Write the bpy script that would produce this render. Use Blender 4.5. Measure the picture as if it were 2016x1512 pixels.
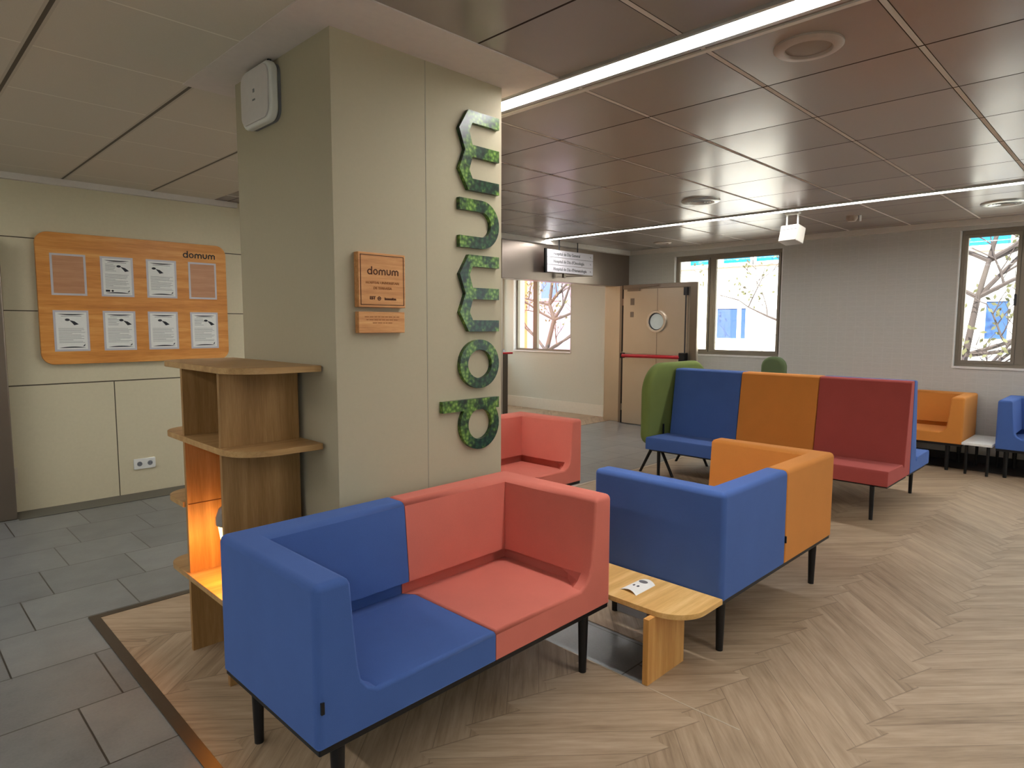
import bpy, bmesh, math, random
from mathutils import Vector, Matrix
from math import pi, sin, cos, radians

for o in list(bpy.data.objects):
    bpy.data.objects.remove(o)
S = bpy.context.scene
COL = S.collection

# ------------------------------------------------------------------ camera
YAW, PIT, ROL, FPX = .7831, -.0913, .0029, 1270.5
f = Vector((cos(PIT)*cos(YAW), cos(PIT)*sin(YAW), sin(PIT)))
r = f.cross(Vector((0, 0, 1))).normalized(); u = r.cross(f)
r2 = r*cos(ROL) + u*sin(ROL); u2 = -r*sin(ROL) + u*cos(ROL)
cam = bpy.data.cameras.new('camera'); co = bpy.data.objects.new('camera', cam); COL.objects.link(co)
cam.sensor_width = 36; cam.sensor_fit = 'HORIZONTAL'; cam.lens = FPX/2016*36
cam.clip_start = .05; cam.clip_end = 200
co.matrix_world = Matrix(((r2.x, u2.x, -f.x, 0), (r2.y, u2.y, -f.y, 0), (r2.z, u2.z, -f.z, 1.5), (0, 0, 0, 1)))
S.camera = co

# ------------------------------------------------------------------ world, sun, exposure
LED = 22.0          # emission of the ceiling light strips
w = bpy.data.worlds.new('world'); S.world = w; w.use_nodes = True
bg = w.node_tree.nodes['Background']
bg.inputs['Color'].default_value = (.80, .90, 1.0, 1); bg.inputs['Strength'].default_value = 3.2
sun = bpy.data.lights.new('sun', 'SUN'); so = bpy.data.objects.new('sun', sun); COL.objects.link(so)
sun.energy = 9.0; sun.angle = radians(.6); sun.color = (1, .95, .86)
so.location = (-10, 5, 20)
so.rotation_euler = Vector((-.66, -.02, .75)).to_track_quat('Z', 'Y').to_euler()
S.view_settings.view_transform = 'Standard'; S.view_settings.look = 'None'
S.view_settings.gamma = 1; S.view_settings.use_curve_mapping = False
S.view_settings.exposure = 0.8

# ------------------------------------------------------------------ materials
def srgb(r, g, b):
    c = []
    for v in (r, g, b):
        v /= 255
        c.append(v/12.92 if v <= .04045 else ((v+.055)/1.055)**2.4)
    return (*c, 1)

class N:
    """tiny node helper"""
    def __init__(s, name):
        s.m = bpy.data.materials.new(name); s.m.use_nodes = True
        s.t = s.m.node_tree; s.b = s.t.nodes['Principled BSDF']
    def n(s, typ, **kw):
        x = s.t.nodes.new(typ)
        for k, v in kw.items(): setattr(x, k, v)
        return x
    def l(s, a, b): s.t.links.new(a, b)
    def val(s, sock, v):
        if hasattr(v, 'is_linked') or isinstance(v, bpy.types.NodeSocket): s.l(v, sock)
        else: sock.default_value = v
    def math(s, op, a, b=None, c=None):
        x = s.n('ShaderNodeMath', operation=op)
        s.val(x.inputs[0], a)
        if b is not None: s.val(x.inputs[1], b)
        if c is not None: s.val(x.inputs[2], c)
        return x.outputs[0]
    def mix(s, fac, a, b, blend='MIX'):
        x = s.n('ShaderNodeMix', data_type='RGBA', blend_type=blend)
        s.val(x.inputs[0], fac); s.val(x.inputs[6], a); s.val(x.inputs[7], b)
        return x.outputs[2]
    def xyz(s):
        g = s.n('ShaderNodeTexCoord'); q = s.n('ShaderNodeSeparateXYZ'); s.l(g.outputs['Object'], q.inputs[0])
        return g.outputs['Object'], q.outputs[0], q.outputs[1], q.outputs[2]
    def comb(s, x, y, z):
        q = s.n('ShaderNodeCombineXYZ'); s.val(q.inputs[0], x); s.val(q.inputs[1], y); s.val(q.inputs[2], z); return q.outputs[0]
    def noise(s, vec, scale, detail=3, rough=.55, out=0):
        x = s.n('ShaderNodeTexNoise'); s.l(vec, x.inputs['Vector']); x.inputs['Scale'].default_value = scale
        x.inputs['Detail'].default_value = detail; x.inputs['Roughness'].default_value = rough
        return x.outputs[out]
    def ramp(s, fac, stops):
        x = s.n('ShaderNodeValToRGB'); s.val(x.inputs[0], fac); e = x.color_ramp.elements
        e[0].position, e[0].color = stops[0]; e[1].position, e[1].color = stops[-1]
        for p, c in stops[1:-1]:
            q = e.new(p); q.color = c
        return x.outputs[0]
    def bump(s, h, strength=.2, dist=.01):
        x = s.n('ShaderNodeBump'); s.val(x.inputs['Height'], h); x.inputs['Strength'].default_value = strength
        x.inputs['Distance'].default_value = dist; s.l(x.outputs[0], s.b.inputs['Normal'])
    def set(s, col=None, rough=None, metal=None, spec=None):
        if col is not None: s.val(s.b.inputs['Base Color'], col)
        if rough is not None: s.val(s.b.inputs['Roughness'], rough)
        if metal is not None: s.val(s.b.inputs['Metallic'], metal)
        if spec is not None: s.val(s.b.inputs['Specular IOR Level'], spec)
        return s.m

def plain(name, c, rough=.6, metal=0, spec=.5, var=.06, scale=30, bump=0):
    k = N(name); v, *_ = k.xyz()
    nz = k.noise(v, scale, 4)
    lo = tuple(max(0, x*(1-var)) for x in c[:3])+(1,); hi = tuple(min(1, x*(1+var)) for x in c[:3])+(1,)
    k.set(k.mix(nz, lo, hi), rough, metal, spec)
    if bump: k.bump(nz, bump, .004)
    return k.m

def fabric(name, c):
    k = N(name); v, x, y, z = k.xyz()
    a = k.noise(v, 420, 2, .7); b = k.noise(v, 6, 3)
    t = k.math('ADD', k.math('MULTIPLY', a, .6), k.math('MULTIPLY', b, .4))
    lo = tuple(q*.80 for q in c[:3])+(1,); hi = tuple(min(1, q*1.2) for q in c[:3])+(1,)
    k.set(k.mix(t, lo, hi), .88, 0, .25)
    k.b.inputs['Sheen Weight'].default_value = .35; k.b.inputs['Sheen Roughness'].default_value = .45
    k.b.inputs['Sheen Tint'].default_value = (*[min(1, q*1.6+.15) for q in c[:3]], 1)
    k.bump(a, .25, .0015)
    return k.m

def wood(name, c0, c1, c2, axis='Z', scale=1.0, rough=.42, grain=1.0):
    k = N(name); v, x, y, z = k.xyz()
    st = {'X': (.9, 14, 14), 'Y': (14, .9, 14), 'Z': (14, 14, .9)}[axis]
    mp = k.n('ShaderNodeMapping'); k.l(v, mp.inputs[0]); mp.inputs['Scale'].default_value = tuple(q*scale for q in st)
    a = k.noise(mp.outputs[0], 1.6, 6, .6)
    mp2 = k.n('ShaderNodeMapping'); k.l(v, mp2.inputs[0]); mp2.inputs['Scale'].default_value = tuple(q*scale*6 for q in st)
    b = k.noise(mp2.outputs[0], 2.0, 3, .6)
    t = k.math('ADD', k.math('MULTIPLY', a, .72), k.math('MULTIPLY', b, .28*grain))
    k.set(k.ramp(t, [(.30, c0), (.5, c1), (.68, c2)]), rough, 0, .4)
    k.bump(b, .08, .002)
    return k.m

def steel(name, c, rough=.32, axis='Z'):
    k = N(name); v, x, y, z = k.xyz()
    mp = k.n('ShaderNodeMapping'); k.l(v, mp.inputs[0])
    mp.inputs['Scale'].default_value = {'Z': (40, 40, 1.5), 'X': (90, 3, 3), 'N': (2, 2, 2)}[axis]
    a = k.noise(mp.outputs[0], 1.5, 4)
    big = k.noise(v, 2.2, 3)
    lo = tuple(q*.86 for q in c[:3])+(1,)
    k.set(k.mix(big, lo, c), k.math('ADD', k.math('MULTIPLY', a, .03), rough-.015), 1.0)
    return k.m

BLUE = fabric('fabric_blue', srgb(69, 98, 160))
RED = fabric('fabric_brick_red', srgb(208, 114, 98))
MAROON = fabric('fabric_red_bench', srgb(166, 76, 70))
ORANGE = fabric('fabric_orange', srgb(206, 132, 60))
GREEN = fabric('fabric_green', srgb(112, 126, 66))
GREEN2 = fabric('fabric_sage_green', srgb(84, 98, 66))
BLACK = plain('black_metal', srgb(16, 16, 18), .45, 0, .4)
OAK_H = wood('oak_board', srgb(184, 112, 46), srgb(216, 144, 66), srgb(234, 172, 94), 'X', .8)
OAK_T = wood('oak_table', srgb(196, 150, 84), srgb(216, 172, 104), srgb(232, 194, 130), 'X', 1.2)
OAK_V = wood('oak_upright', srgb(132, 98, 56), srgb(156, 118, 72), srgb(176, 138, 90), 'Z', 1.2)
OAK_TP = wood('oak_table_panel', srgb(188, 132, 66), srgb(204, 150, 82), srgb(220, 172, 104), 'Z', 1.2)
PLQ = wood('oak_plaque', srgb(176, 112, 58), srgb(206, 146, 90), srgb(224, 170, 112), 'X', 2.0)
ENGR = plain('engraving_brown', srgb(84, 44, 18), .8)
WHITE_P = plain('white_plastic', srgb(226, 226, 220), .4)
GREY_P = plain('grey_plastic', srgb(120, 122, 126), .45)
DARK_P = plain('dark_plastic', srgb(44, 44, 48), .5)
PAPER = plain('paper_white', srgb(232, 232, 226), .8)
POCKET = plain('pocket_grey_plastic', srgb(196, 192, 196), .35)
INK = plain('ink_grey', srgb(112, 112, 114), .8)
INKD = plain('ink_dark', srgb(40, 42, 48), .8)
RAIL_RED = plain('red_bar', srgb(176, 22, 34), .35)
STEEL = steel('brushed_steel', srgb(210, 198, 180), .30)
STEEL.node_tree.nodes['Principled BSDF'].inputs['Metallic'].default_value = .85
STEEL_H = steel('brushed_steel_header', srgb(170, 156, 146), .30)
STEEL_D = steel('brushed_steel_dark', srgb(150, 138, 126), .36)
ALU = plain('window_frame_metal', srgb(138, 128, 114), .4, .3)
TRIM_W = plain('white_trim', srgb(214, 206, 196), .5)
REVEAL = plain('white_reveal', srgb(226, 222, 218), .6)
SOFFIT = plain('ceiling_plaster', srgb(222, 212, 204), .85)
ALU_T = plain('strip_trim', srgb(196, 196, 192), .35, .8)
WALL_P = plain('column_panel', srgb(178, 168, 143), .7, 0, .3, .03, 60, .02)
SAGE = plain('sage_paint', srgb(208, 208, 194), .6, 0, .3, .03)
CREAM = plain('cream_paint', srgb(232, 210, 180), .6)
SKIRT_B = plain('black_skirting', srgb(24, 22, 22), .5)
SKIRT_W = plain('pale_skirting', srgb(224, 220, 206), .5)
EDGE = plain('bronze_edge_strip', srgb(92, 84, 74), .35, .8)
EDGE_L = plain('pale_edge_strip', srgb(184, 168, 146), .35, .3)

def glass():
    k = N('window_glass'); t = k.t
    tr = k.n('ShaderNodeBsdfTransparent'); gl = k.n('ShaderNodeBsdfGlossy'); gl.inputs['Roughness'].default_value = .02
    mx = k.n('ShaderNodeMixShader'); mx.inputs[0].default_value = .06
    tr.inputs[0].default_value = (.95, .98, .97, 1)
    k.l(tr.outputs[0], mx.inputs[1]); k.l(gl.outputs[0], mx.inputs[2]); k.l(mx.outputs[0], t.nodes['Material Output'].inputs['Surface'])
    return k.m
GLASS = glass()
FROST = plain('porthole_glass', srgb(206, 216, 214), .12, 0, .6, .1, 12)

def emit(name, c, s):
    k = N(name); k.set((.9, .9, .9, 1), .5)
    k.b.inputs['Emission Color'].default_value = (*c, 1); k.b.inputs['Emission Strength'].default_value = s
    return k.m
LEDM = emit('led_diffuser', (1, .98, .96), LED)
FILL_PANEL = emit('fill_panel_diffuser', (1, .98, .95), 5)
BULB = emit('lamp_glow', (1, .50, .12), 5)

def ceiling_mat():
    k = N('ceiling_metal_tiles'); v, x, y, z = k.xyz()
    PX, PY = .6497, .6553
    ux = k.math('DIVIDE', k.math('SUBTRACT', x, 2.516), PX); uy = k.math('DIVIDE', k.math('SUBTRACT', y, 1.424), PY)
    fx = k.math('FRACT', ux); fy = k.math('FRACT', uy)
    dx = k.math('MULTIPLY', k.math('MINIMUM', fx, k.math('SUBTRACT', 1, fx)), PX)
    dy = k.math('MULTIPLY', k.math('MINIMUM', fy, k.math('SUBTRACT', 1, fy)), PY)
    gx = k.math('LESS_THAN', dx, .0055)          # thin dark joints (lines running along Y)
    gy = k.math('LESS_THAN', dy, .0105)           # wider pale runners (lines running along X)
    gyd = k.math('LESS_THAN', dy, .0145)
    wn = k.n('ShaderNodeTexWhiteNoise', noise_dimensions='2D')
    k.l(k.comb(k.math('FLOOR', ux), k.math('FLOOR', uy), 0), wn.inputs['Vector'])
    c = k.mix(wn.outputs['Value'], srgb(150, 138, 130), srgb(158, 146, 138))
    c = k.mix(gyd, c, srgb(66, 58, 52)); c = k.mix(gy, c, srgb(214, 206, 198)); c = k.mix(gx, c, srgb(60, 50, 46))
    j = k.math('MAXIMUM', gx, gyd)
    k.set(c, k.math('ADD', .25, k.math('MULTIPLY', j, .6)), 0, k.math('MULTIPLY', k.math('SUBTRACT', 1, j), .95))
    # each tray is very slightly dished, as pressed metal is
    d = k.math('ADD', k.math('MULTIPLY', k.math('SINE', k.math('MULTIPLY', fx, pi)), .5), k.math('MULTIPLY', k.math('SINE', k.math('MULTIPLY', fy, pi)), .5))
    k.bump(d, .25, .012)
    return k.m
CEIL = ceiling_mat()

def ceiling_mat_left():
    k = N('ceiling_tiles_left'); v, x, y, z = k.xyz()
    PX, PY = .6497, .6553
    ux = k.math('DIVIDE', k.math('SUBTRACT', x, 2.516-.012), PX); uy = k.math('DIVIDE', k.math('SUBTRACT', y, 1.424), PY)
    fx = k.math('FRACT', ux); fy = k.math('FRACT', uy)
    dx = k.math('MULTIPLY', k.math('MINIMUM', fx, k.math('SUBTRACT', 1, fx)), PX)
    dy = k.math('MULTIPLY', k.math('MINIMUM', fy, k.math('SUBTRACT', 1, fy)), PY)
    gx = k.math('LESS_THAN', dx, .008); gxw = k.math('LESS_THAN', dx, .02); gy = k.math('LESS_THAN', dy, .0045)
    n1 = k.noise(v, 260, 2, .8)
    c = k.mix(n1, srgb(206, 198, 182), srgb(222, 214, 198))
    c = k.mix(gy, c, srgb(240, 234, 220)); c = k.mix(gxw, c, srgb(200, 192, 176)); c = k.mix(gx, c, srgb(90, 82, 70))
    k.set(c, .6, 0, .4)
    return k.m
CEIL_L = ceiling_mat_left()

def wood_floor():
    k = N('herringbone_vinyl'); v, x, y, z = k.xyz()
    W = .529; Y0 = 1.17
    # stepped edge of each run of planks
    st = k.math('FRACT', k.math('DIVIDE', x, .215))
    yy = k.math('ADD', y, k.math('MULTIPLY', k.math('SUBTRACT', st, .5), .075))
    q = k.math('DIVIDE', k.math('SUBTRACT', yy, Y0), W)
    cid = k.math('FLOOR', q)
    tri = k.math('PINGPONG', k.math('SUBTRACT', y, Y0), W)
    par = k.math('MODULO', k.math('ADD', cid, 100), 2)      # 0/1: lean of the run
    sgn = k.math('SUBTRACT', 1, k.math('MULTIPLY', par, 2))
    vv = k.math('ADD', x, k.math('MULTIPLY', k.math('SUBTRACT', y, Y0), k.math('MULTIPLY', sgn, 1.08)))
    P = .185
    pid = k.math('FLOOR', k.math('DIVIDE', vv, P)); pf = k.math('FRACT', k.math('DIVIDE', vv, P))
    along = k.math('SUBTRACT', k.math('MULTIPLY', k.math('SUBTRACT', y, Y0), sgn), k.math('MULTIPLY', x, 1.08))
    wn = k.n('ShaderNodeTexWhiteNoise', noise_dimensions='2D'); k.l(k.comb(pid, cid, 0), wn.inputs['Vector'])
    vec = k.comb(k.math('MULTIPLY', vv, 16), k.math('MULTIPLY', along, 1.5), k.math('MULTIPLY', wn.outputs['Value'], 40))
    a = k.noise(vec, 1.0, 6, .62)
    vec2 = k.comb(k.math('MULTIPLY', vv, 60), k.math('MULTIPLY', along, 4), k.math('MULTIPLY', wn.outputs['Value'], 40))
    b = k.noise(vec2, 1.0, 3, .6)
    t = k.math('ADD', k.math('ADD', k.math('MULTIPLY', a, .58), k.math('MULTIPLY', b, .34)), k.math('MULTIPLY', wn.outputs['Value'], .11))
    c = k.ramp(t, [(.30, srgb(118, 98, 76)), (.46, srgb(154, 132, 106)), (.60, srgb(172, 150, 124)), (.80, srgb(190, 170, 144))])
    e = k.math('LESS_THAN', k.math('MINIMUM', pf, k.math('SUBTRACT', 1, pf)), .014)
    qf = k.math('FRACT', q); e2 = k.math('LESS_THAN', k.math('MINIMUM', qf, k.math('SUBTRACT', 1, qf)), .006)
    c = k.mix(k.math('MULTIPLY', k.math('MAXIMUM', e, e2), .38), c, srgb(70, 52, 36))
    k.set(c, k.math('ADD', .40, k.math('MULTIPLY', b, .12)), 0, .4)
    k.bump(b, .06, .002)
    return k.m
WOODF = wood_floor()

def tile_floor():
    k = N('slate_floor_tiles'); v, x, y, z = k.xyz()
    PY, PX = .4525, .46
    qy = k.math('DIVIDE', k.math('SUBTRACT', y, 2.44), PY); row = k.math('FLOOR', qy); fy = k.math('FRACT', qy)
    qx = k.math('DIVIDE', k.math('SUBTRACT', k.math('SUBTRACT', x, .505), k.math('MULTIPLY', row, .155)), PX)
    fx = k.math('FRACT', qx); cx = k.math('FLOOR', qx)
    d = k.math('MINIMUM', k.math('MULTIPLY', k.math('MINIMUM', fx, k.math('SUBTRACT', 1, fx)), PX), k.math('MULTIPLY', k.math('MINIMUM', fy, k.math('SUBTRACT', 1, fy)), PY))
    g = k.math('LESS_THAN', d, .0035)
    wn = k.n('ShaderNodeTexWhiteNoise', noise_dimensions='2D'); k.l(k.comb(cx, row, 0), wn.inputs['Vector'])
    n = k.noise(v, 5, 5, .6); n2 = k.noise(v, 90, 2, .6)
    t = k.math('ADD', k.math('ADD', k.math('MULTIPLY', n, .55), k.math('MULTIPLY', n2, .25)), k.math('MULTIPLY', wn.outputs['Value'], .2))
    c = k.ramp(t, [(.3, srgb(100, 103, 104)), (.7, srgb(128, 131, 130))])
    c = k.mix(g, c, srgb(50, 48, 44))
    k.set(c, k.math('ADD', .27, k.math('MULTIPLY', n2, .05)), 0, .6)
    k.bump(k.math('SUBTRACT', n2, k.math('MULTIPLY', g, 2)), .08, .003)
    return k.m
TILEF = tile_floor()

def left_wall_mat():
    k = N('panelled_wall'); v, x, y, z = k.xyz()
    def ln(c, p, wd): return k.math('LESS_THAN', k.math('ABSOLUTE', k.math('SUBTRACT', c, p)), wd)
    g = k.math('MAXIMUM', ln(z, 1.01, .005), k.math('MAXIMUM', ln(z, 1.60, .004), ln(z, 2.17, .004)))
    low = k.math('LESS_THAN', z, 1.01)
    vx = k.math('MULTIPLY', k.math('MAXIMUM', ln(x, 1.505, .004), k.math('MAXIMUM', ln(x, 2.74, .004), ln(x, 3.97, .004))), low)
    g = k.math('MAXIMUM', g, vx)
    hi = k.math('MULTIPLY', ln(z, 1.002, .004), .35)
    c = k.mix(k.noise(v, 40, 3), srgb(204, 194, 164), srgb(212, 202, 172))
    c = k.mix(g, c, srgb(74, 66, 50))
    k.set(c, .62, 0, .35); k.bump(k.math('MULTIPLY', g, -1), .3, .004)
    return k.m
LWALL = left_wall_mat()

def far_wall_mat():
    k = N('woven_wallcovering'); v, x, y, z = k.xyz()
    def grid(c, p):
        q = k.math('FRACT', k.math('DIVIDE', c, p)); return k.math('MULTIPLY', k.math('MINIMUM', q, k.math('SUBTRACT', 1, q)), p)
    d = k.math('MINIMUM', grid(y, .105), grid(z, .062))
    g = k.math('LESS_THAN', d, .0045)
    wv = k.noise(k.comb(k.math('MULTIPLY', y, 14), k.math('MULTIPLY', z, 120), 0), 1.0, 3, .7)
    c = k.mix(wv, srgb(182, 179, 172), srgb(204, 201, 194))
    c = k.mix(k.math('MULTIPLY', g, .12), c, srgb(220, 216, 210))
    k.set(c, .55, 0, .4); k.bump(wv, .15, .003)
    return k.m
FWALL = far_wall_mat()

def moss():
    k = N('foliage_print'); v, x, y, z = k.xyz()
    vo = k.n('ShaderNodeTexVoronoi'); k.l(v, vo.inputs['Vector']); vo.inputs['Scale'].default_value = 55
    a = k.noise(v, 11, 4, .6)
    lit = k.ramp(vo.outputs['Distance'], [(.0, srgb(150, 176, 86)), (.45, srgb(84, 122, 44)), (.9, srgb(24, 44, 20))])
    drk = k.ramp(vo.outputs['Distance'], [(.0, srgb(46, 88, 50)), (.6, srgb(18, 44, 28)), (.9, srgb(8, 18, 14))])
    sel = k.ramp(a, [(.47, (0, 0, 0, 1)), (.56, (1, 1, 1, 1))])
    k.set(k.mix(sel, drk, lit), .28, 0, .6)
    return k.m
MOSS = moss()

# ------------------------------------------------------------------ mesh builder
class MB:
    def __init__(s, org=(0, 0, 0)):
        s.v = []; s.f = []; s.o = Vector(org)
    def add(s, vs, fs):
        n = len(s.v); s.v += [Vector(q)-s.o for q in vs]; s.f += [tuple(i+n for i in q) for q in fs]; return s
    def box(s, x0, x1, y0, y1, z0, z1):
        x0, x1 = sorted((x0, x1)); y0, y1 = sorted((y0, y1)); z0, z1 = sorted((z0, z1))
        return s.add([(x0, y0, z0), (x1, y0, z0), (x1, y1, z0), (x0, y1, z0), (x0, y0, z1), (x1, y0, z1), (x1, y1, z1), (x0, y1, z1)],
                     [(0, 3, 2, 1), (4, 5, 6, 7), (0, 1, 5, 4), (1, 2, 6, 5), (2, 3, 7, 6), (3, 0, 4, 7)])
    def prism(s, pts, axis, a, b, loop=None):
        """polygon extruded along an axis; pts are the two other coordinates in order (yz, xz, xy)"""
        def P(p, t): return {'X': (t, p[0], p[1]), 'Y': (p[0], t, p[1]), 'Z': (p[0], p[1], t)}[axis]
        n = len(pts)
        vs = [P(p, a) for p in pts]+[P(p, b) for p in pts]
        fs = [tuple(range(n))[::-1], tuple(range(n, 2*n))]+[(i, (i+1) % n, n+(i+1) % n, n+i) for i in range(n)]
        return s.add(vs, fs)
    def ring(s, po, pi_, axis, a, b):
        def P(p, t): return {'X': (t, p[0], p[1]), 'Y': (p[0], t, p[1]), 'Z': (p[0], p[1], t)}[axis]
        n = len(po); vs = [P(p, a) for p in po]+[P(p, a) for p in pi_]+[P(p, b) for p in po]+[P(p, b) for p in pi_]; fs = []
        for i in range(n):
            j = (i+1) % n
            fs += [(i, j, n+j, n+i), (2*n+i, 3*n+i, 3*n+j, 2*n+j), (i, 2*n+i, 2*n+j, j), (n+i, n+j, 3*n+j, 3*n+i)]
        return s.add(vs, fs)
    def tube(s, p0, p1, r0, r1=None, n=12):
        r1 = r0 if r1 is None else r1
        p0 = Vector(p0); p1 = Vector(p1); d = (p1-p0).normalized()
        a = d.orthogonal().normalized(); b = d.cross(a); vs = []
        for p, rr in ((p0, r0), (p1, r1)):
            for i in range(n):
                t = 2*pi*i/n; vs.append(p+a*(cos(t)*rr)+b*(sin(t)*rr))
        return s.add(vs, [tuple(range(n))[::-1], tuple(range(n, 2*n))]+[(i, (i+1) % n, n+(i+1) % n, n+i) for i in range(n)])
    def lathe(s, c, prof, n=32):
        c = Vector(c); vs = []; fs = []; m = len(prof)
        for i in range(n):
            t = 2*pi*i/n
            for (rr, z) in prof: vs.append(c+Vector((cos(t)*rr, sin(t)*rr, z)))
        for i in range(n):
            j = (i+1) % n
            for q in range(m-1): fs.append((i*m+q, j*m+q, j*m+q+1, i*m+q+1))
        return s.add(vs, fs)
    def build(s, name, mat, parent=None, bevel=0, seg=3, smooth=None, tags=None):
        me = bpy.data.meshes.new(name); me.from_pydata([tuple(q) for q in s.v], [], s.f); me.update()
        bm = bmesh.new(); bm.from_mesh(me); bmesh.ops.remove_doubles(bm, verts=bm.verts, dist=1e-6)
        bmesh.ops.recalc_face_normals(bm, faces=bm.faces)
        if bevel or smooth:
            for q in bm.faces: q.smooth = True
        bm.to_mesh(me); bm.free()
        if smooth and not bevel: me.set_sharp_from_angle(angle=radians(40))
        me.materials.append(mat)
        o = bpy.data.objects.new(name, me); COL.objects.link(o)
        if parent: o.parent = parent
        elif s.o.length: o.location = s.o
        if bevel:
            b = o.modifiers.new('bevel', 'BEVEL'); b.width = bevel; b.segments = seg; b.limit_method = 'ANGLE'
            b.angle_limit = radians(32); b.harden_normals = True
        if tags: tag(o, *tags)
        return o

def tag(o, label=None, cat=None, group=None, kind=None):
    if label: o['label'] = label
    if cat: o['category'] = cat
    if group: o['group'] = group
    if kind: o['kind'] = kind
    return o

def empty(name, loc=(0, 0, 0), rz=0, label=None, cat=None, group=None, kind=None):
    o = bpy.data.objects.new(name, None); COL.objects.link(o); o.location = loc; o.rotation_euler = (0, 0, rz)
    o.empty_display_size = .1
    return tag(o, label, cat, group, kind)

def struct(o): o['kind'] = 'structure'; return o

def rrect(x0, x1, y0, y1, rad, n=8, corners=(1, 1, 1, 1)):
    """rounded rectangle, corners order: (x0y0, x1y0, x1y1, x0y1)"""
    p = []
    for (cx, cy, a0, k) in ((x0, y0, pi, 0), (x1, y0, 1.5*pi, 1), (x1, y1, 0, 2), (x0, y1, .5*pi, 3)):
        rr = rad*corners[k]
        if rr <= 0: p.append((cx, cy)); continue
        ccx = cx+(rr if cx == x0 else -rr); ccy = cy+(rr if cy == y0 else -rr)
        for i in range(n+1):
            t = a0+i/n*pi/2; p.append((ccx+cos(t)*rr, ccy+sin(t)*rr))
    return p

def circ(cx, cy, rr, n=32, ry=None):
    ry = rr if ry is None else ry
    return [(cx+cos(2*pi*i/n)*rr, cy+sin(2*pi*i/n)*ry) for i in range(n)]

def text_mesh(body, size, M, name, mat, parent, depth=.0008, align='CENTER', weight=0):
    cu = bpy.data.curves.new('t', 'FONT'); cu.body = body; cu.size = size; cu.extrude = depth; cu.align_x = align; cu.align_y = 'CENTER'
    cu.offset = weight; cu.resolution_u = 3
    t = bpy.data.objects.new('t', cu); COL.objects.link(t)
    dg = bpy.context.evaluated_depsgraph_get(); dg.update()
    me = bpy.data.meshes.new_from_object(t.evaluated_get(dg)); bpy.data.objects.remove(t)
    me.transform(M); me.name = name; me.materials.clear(); me.materials.append(mat)
    o = bpy.data.objects.new(name, me); COL.objects.link(o)
    if parent: o.parent = parent
    return o

# frame of reference for writing: columns are text-right, text-up, outwards
def frame(orig, right, up):
    right = Vector(right).normalized(); up = Vector(up).normalized(); out = right.cross(up)
    o = Vector(orig)
    return Matrix(((right.x, up.x, out.x, o.x), (right.y, up.y, out.y, o.y), (right.z, up.z, out.z, o.z), (0, 0, 0, 1)))

# ------------------------------------------------------------------ the room shell
HC = 2.654; XF = 8.6; XS = 8.5; YL = 6.33; YD = 6.0
XB, YB = -3.2, -3.4         # unseen back and right limits of the room
YC = 8.7                    # end of the corridor beyond the opening

struct(MB().box(XB, XF+.2, YB, YC, -.2, 0).build('floor', TILEF))
m = MB()
def flat(x0, x1, y0, y1, z, h=.004): m.box(x0, x1, y0, y1, z, z+h)
flat(.77, 8.07, YB, 1.41, 0); flat(.77, 2.21, 1.41, 3.73, 0); flat(2.52, 8.07, 1.41, 3.73, 0)
struct(m.build('floor_wood', WOODF))
m = MB(); flat(6.2, XS, 6.03, YC, 0)
struct(m.build('floor_corridor_wood', WOODF))
struct(MB().box(.725, .77, YB, 3.775, 0, .006).box(.77, 4.2, 3.73, 3.775, 0, .006).build('trim_1', EDGE))
struct(MB().box(4.2, 8.07, 3.73, 3.765, 0, .006).box(2.204, 2.212, 1.0, 1.86, .0, .0045).build('trim_2', EDGE_L))  # far edge strip: its reflection painted as a paler colour; also the floor seam
struct(MB().box(.76, 6.0, 6.06, YL, 0, .004).build('trim_3', plain('dark_tile_band', srgb(84, 82, 76), .4)))
struct(MB().box(8.08, XF, YB, 3.6, 0, .004).build('trim_4', plain('black_tile_band', srgb(34, 32, 32), .35)))
struct(MB().box(XF-.015, XF, YB, 5.2, .004, .09).build('baseboard_far', SKIRT_B))

# ceiling: two fields of tiles either side of the first light strip
struct(MB().box(XB, 2.385, YB, YC, HC, HC+.15).box(2.515, XF+.2, YB, YC, HC, HC+.15).box(2.385, 2.515, YB, YC, HC+.05, HC+.15).box(2.385, 2.515, 5.01, YC, HC, HC+.05).box(2.385, 2.515, YB, -2.91, HC, HC+.05).build('ceiling', CEIL))
o = struct(MB().box(XB, 1.165, 2.06, YL, HC-.003, HC).box(1.165, 2.385, 3.41, YL, HC-.003, HC).build('ceiling_left', CEIL_L))
struct(MB().box(1.165, 2.385, 2.06, 3.41, HC-.006, HC).build('ceiling_soffit', SOFFIT))
struct(MB().box(XB, 2.6, YL-.045, YL, HC-.052, HC-.003).build('trim_5', TRIM_W))
struct(MB().box(XF-.05, XF, YB, YD, HC-.065, HC).box(2.6, XF, YD-.09, YD-.04, HC-.065, HC).build('trim_6', TRIM_W))

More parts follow.
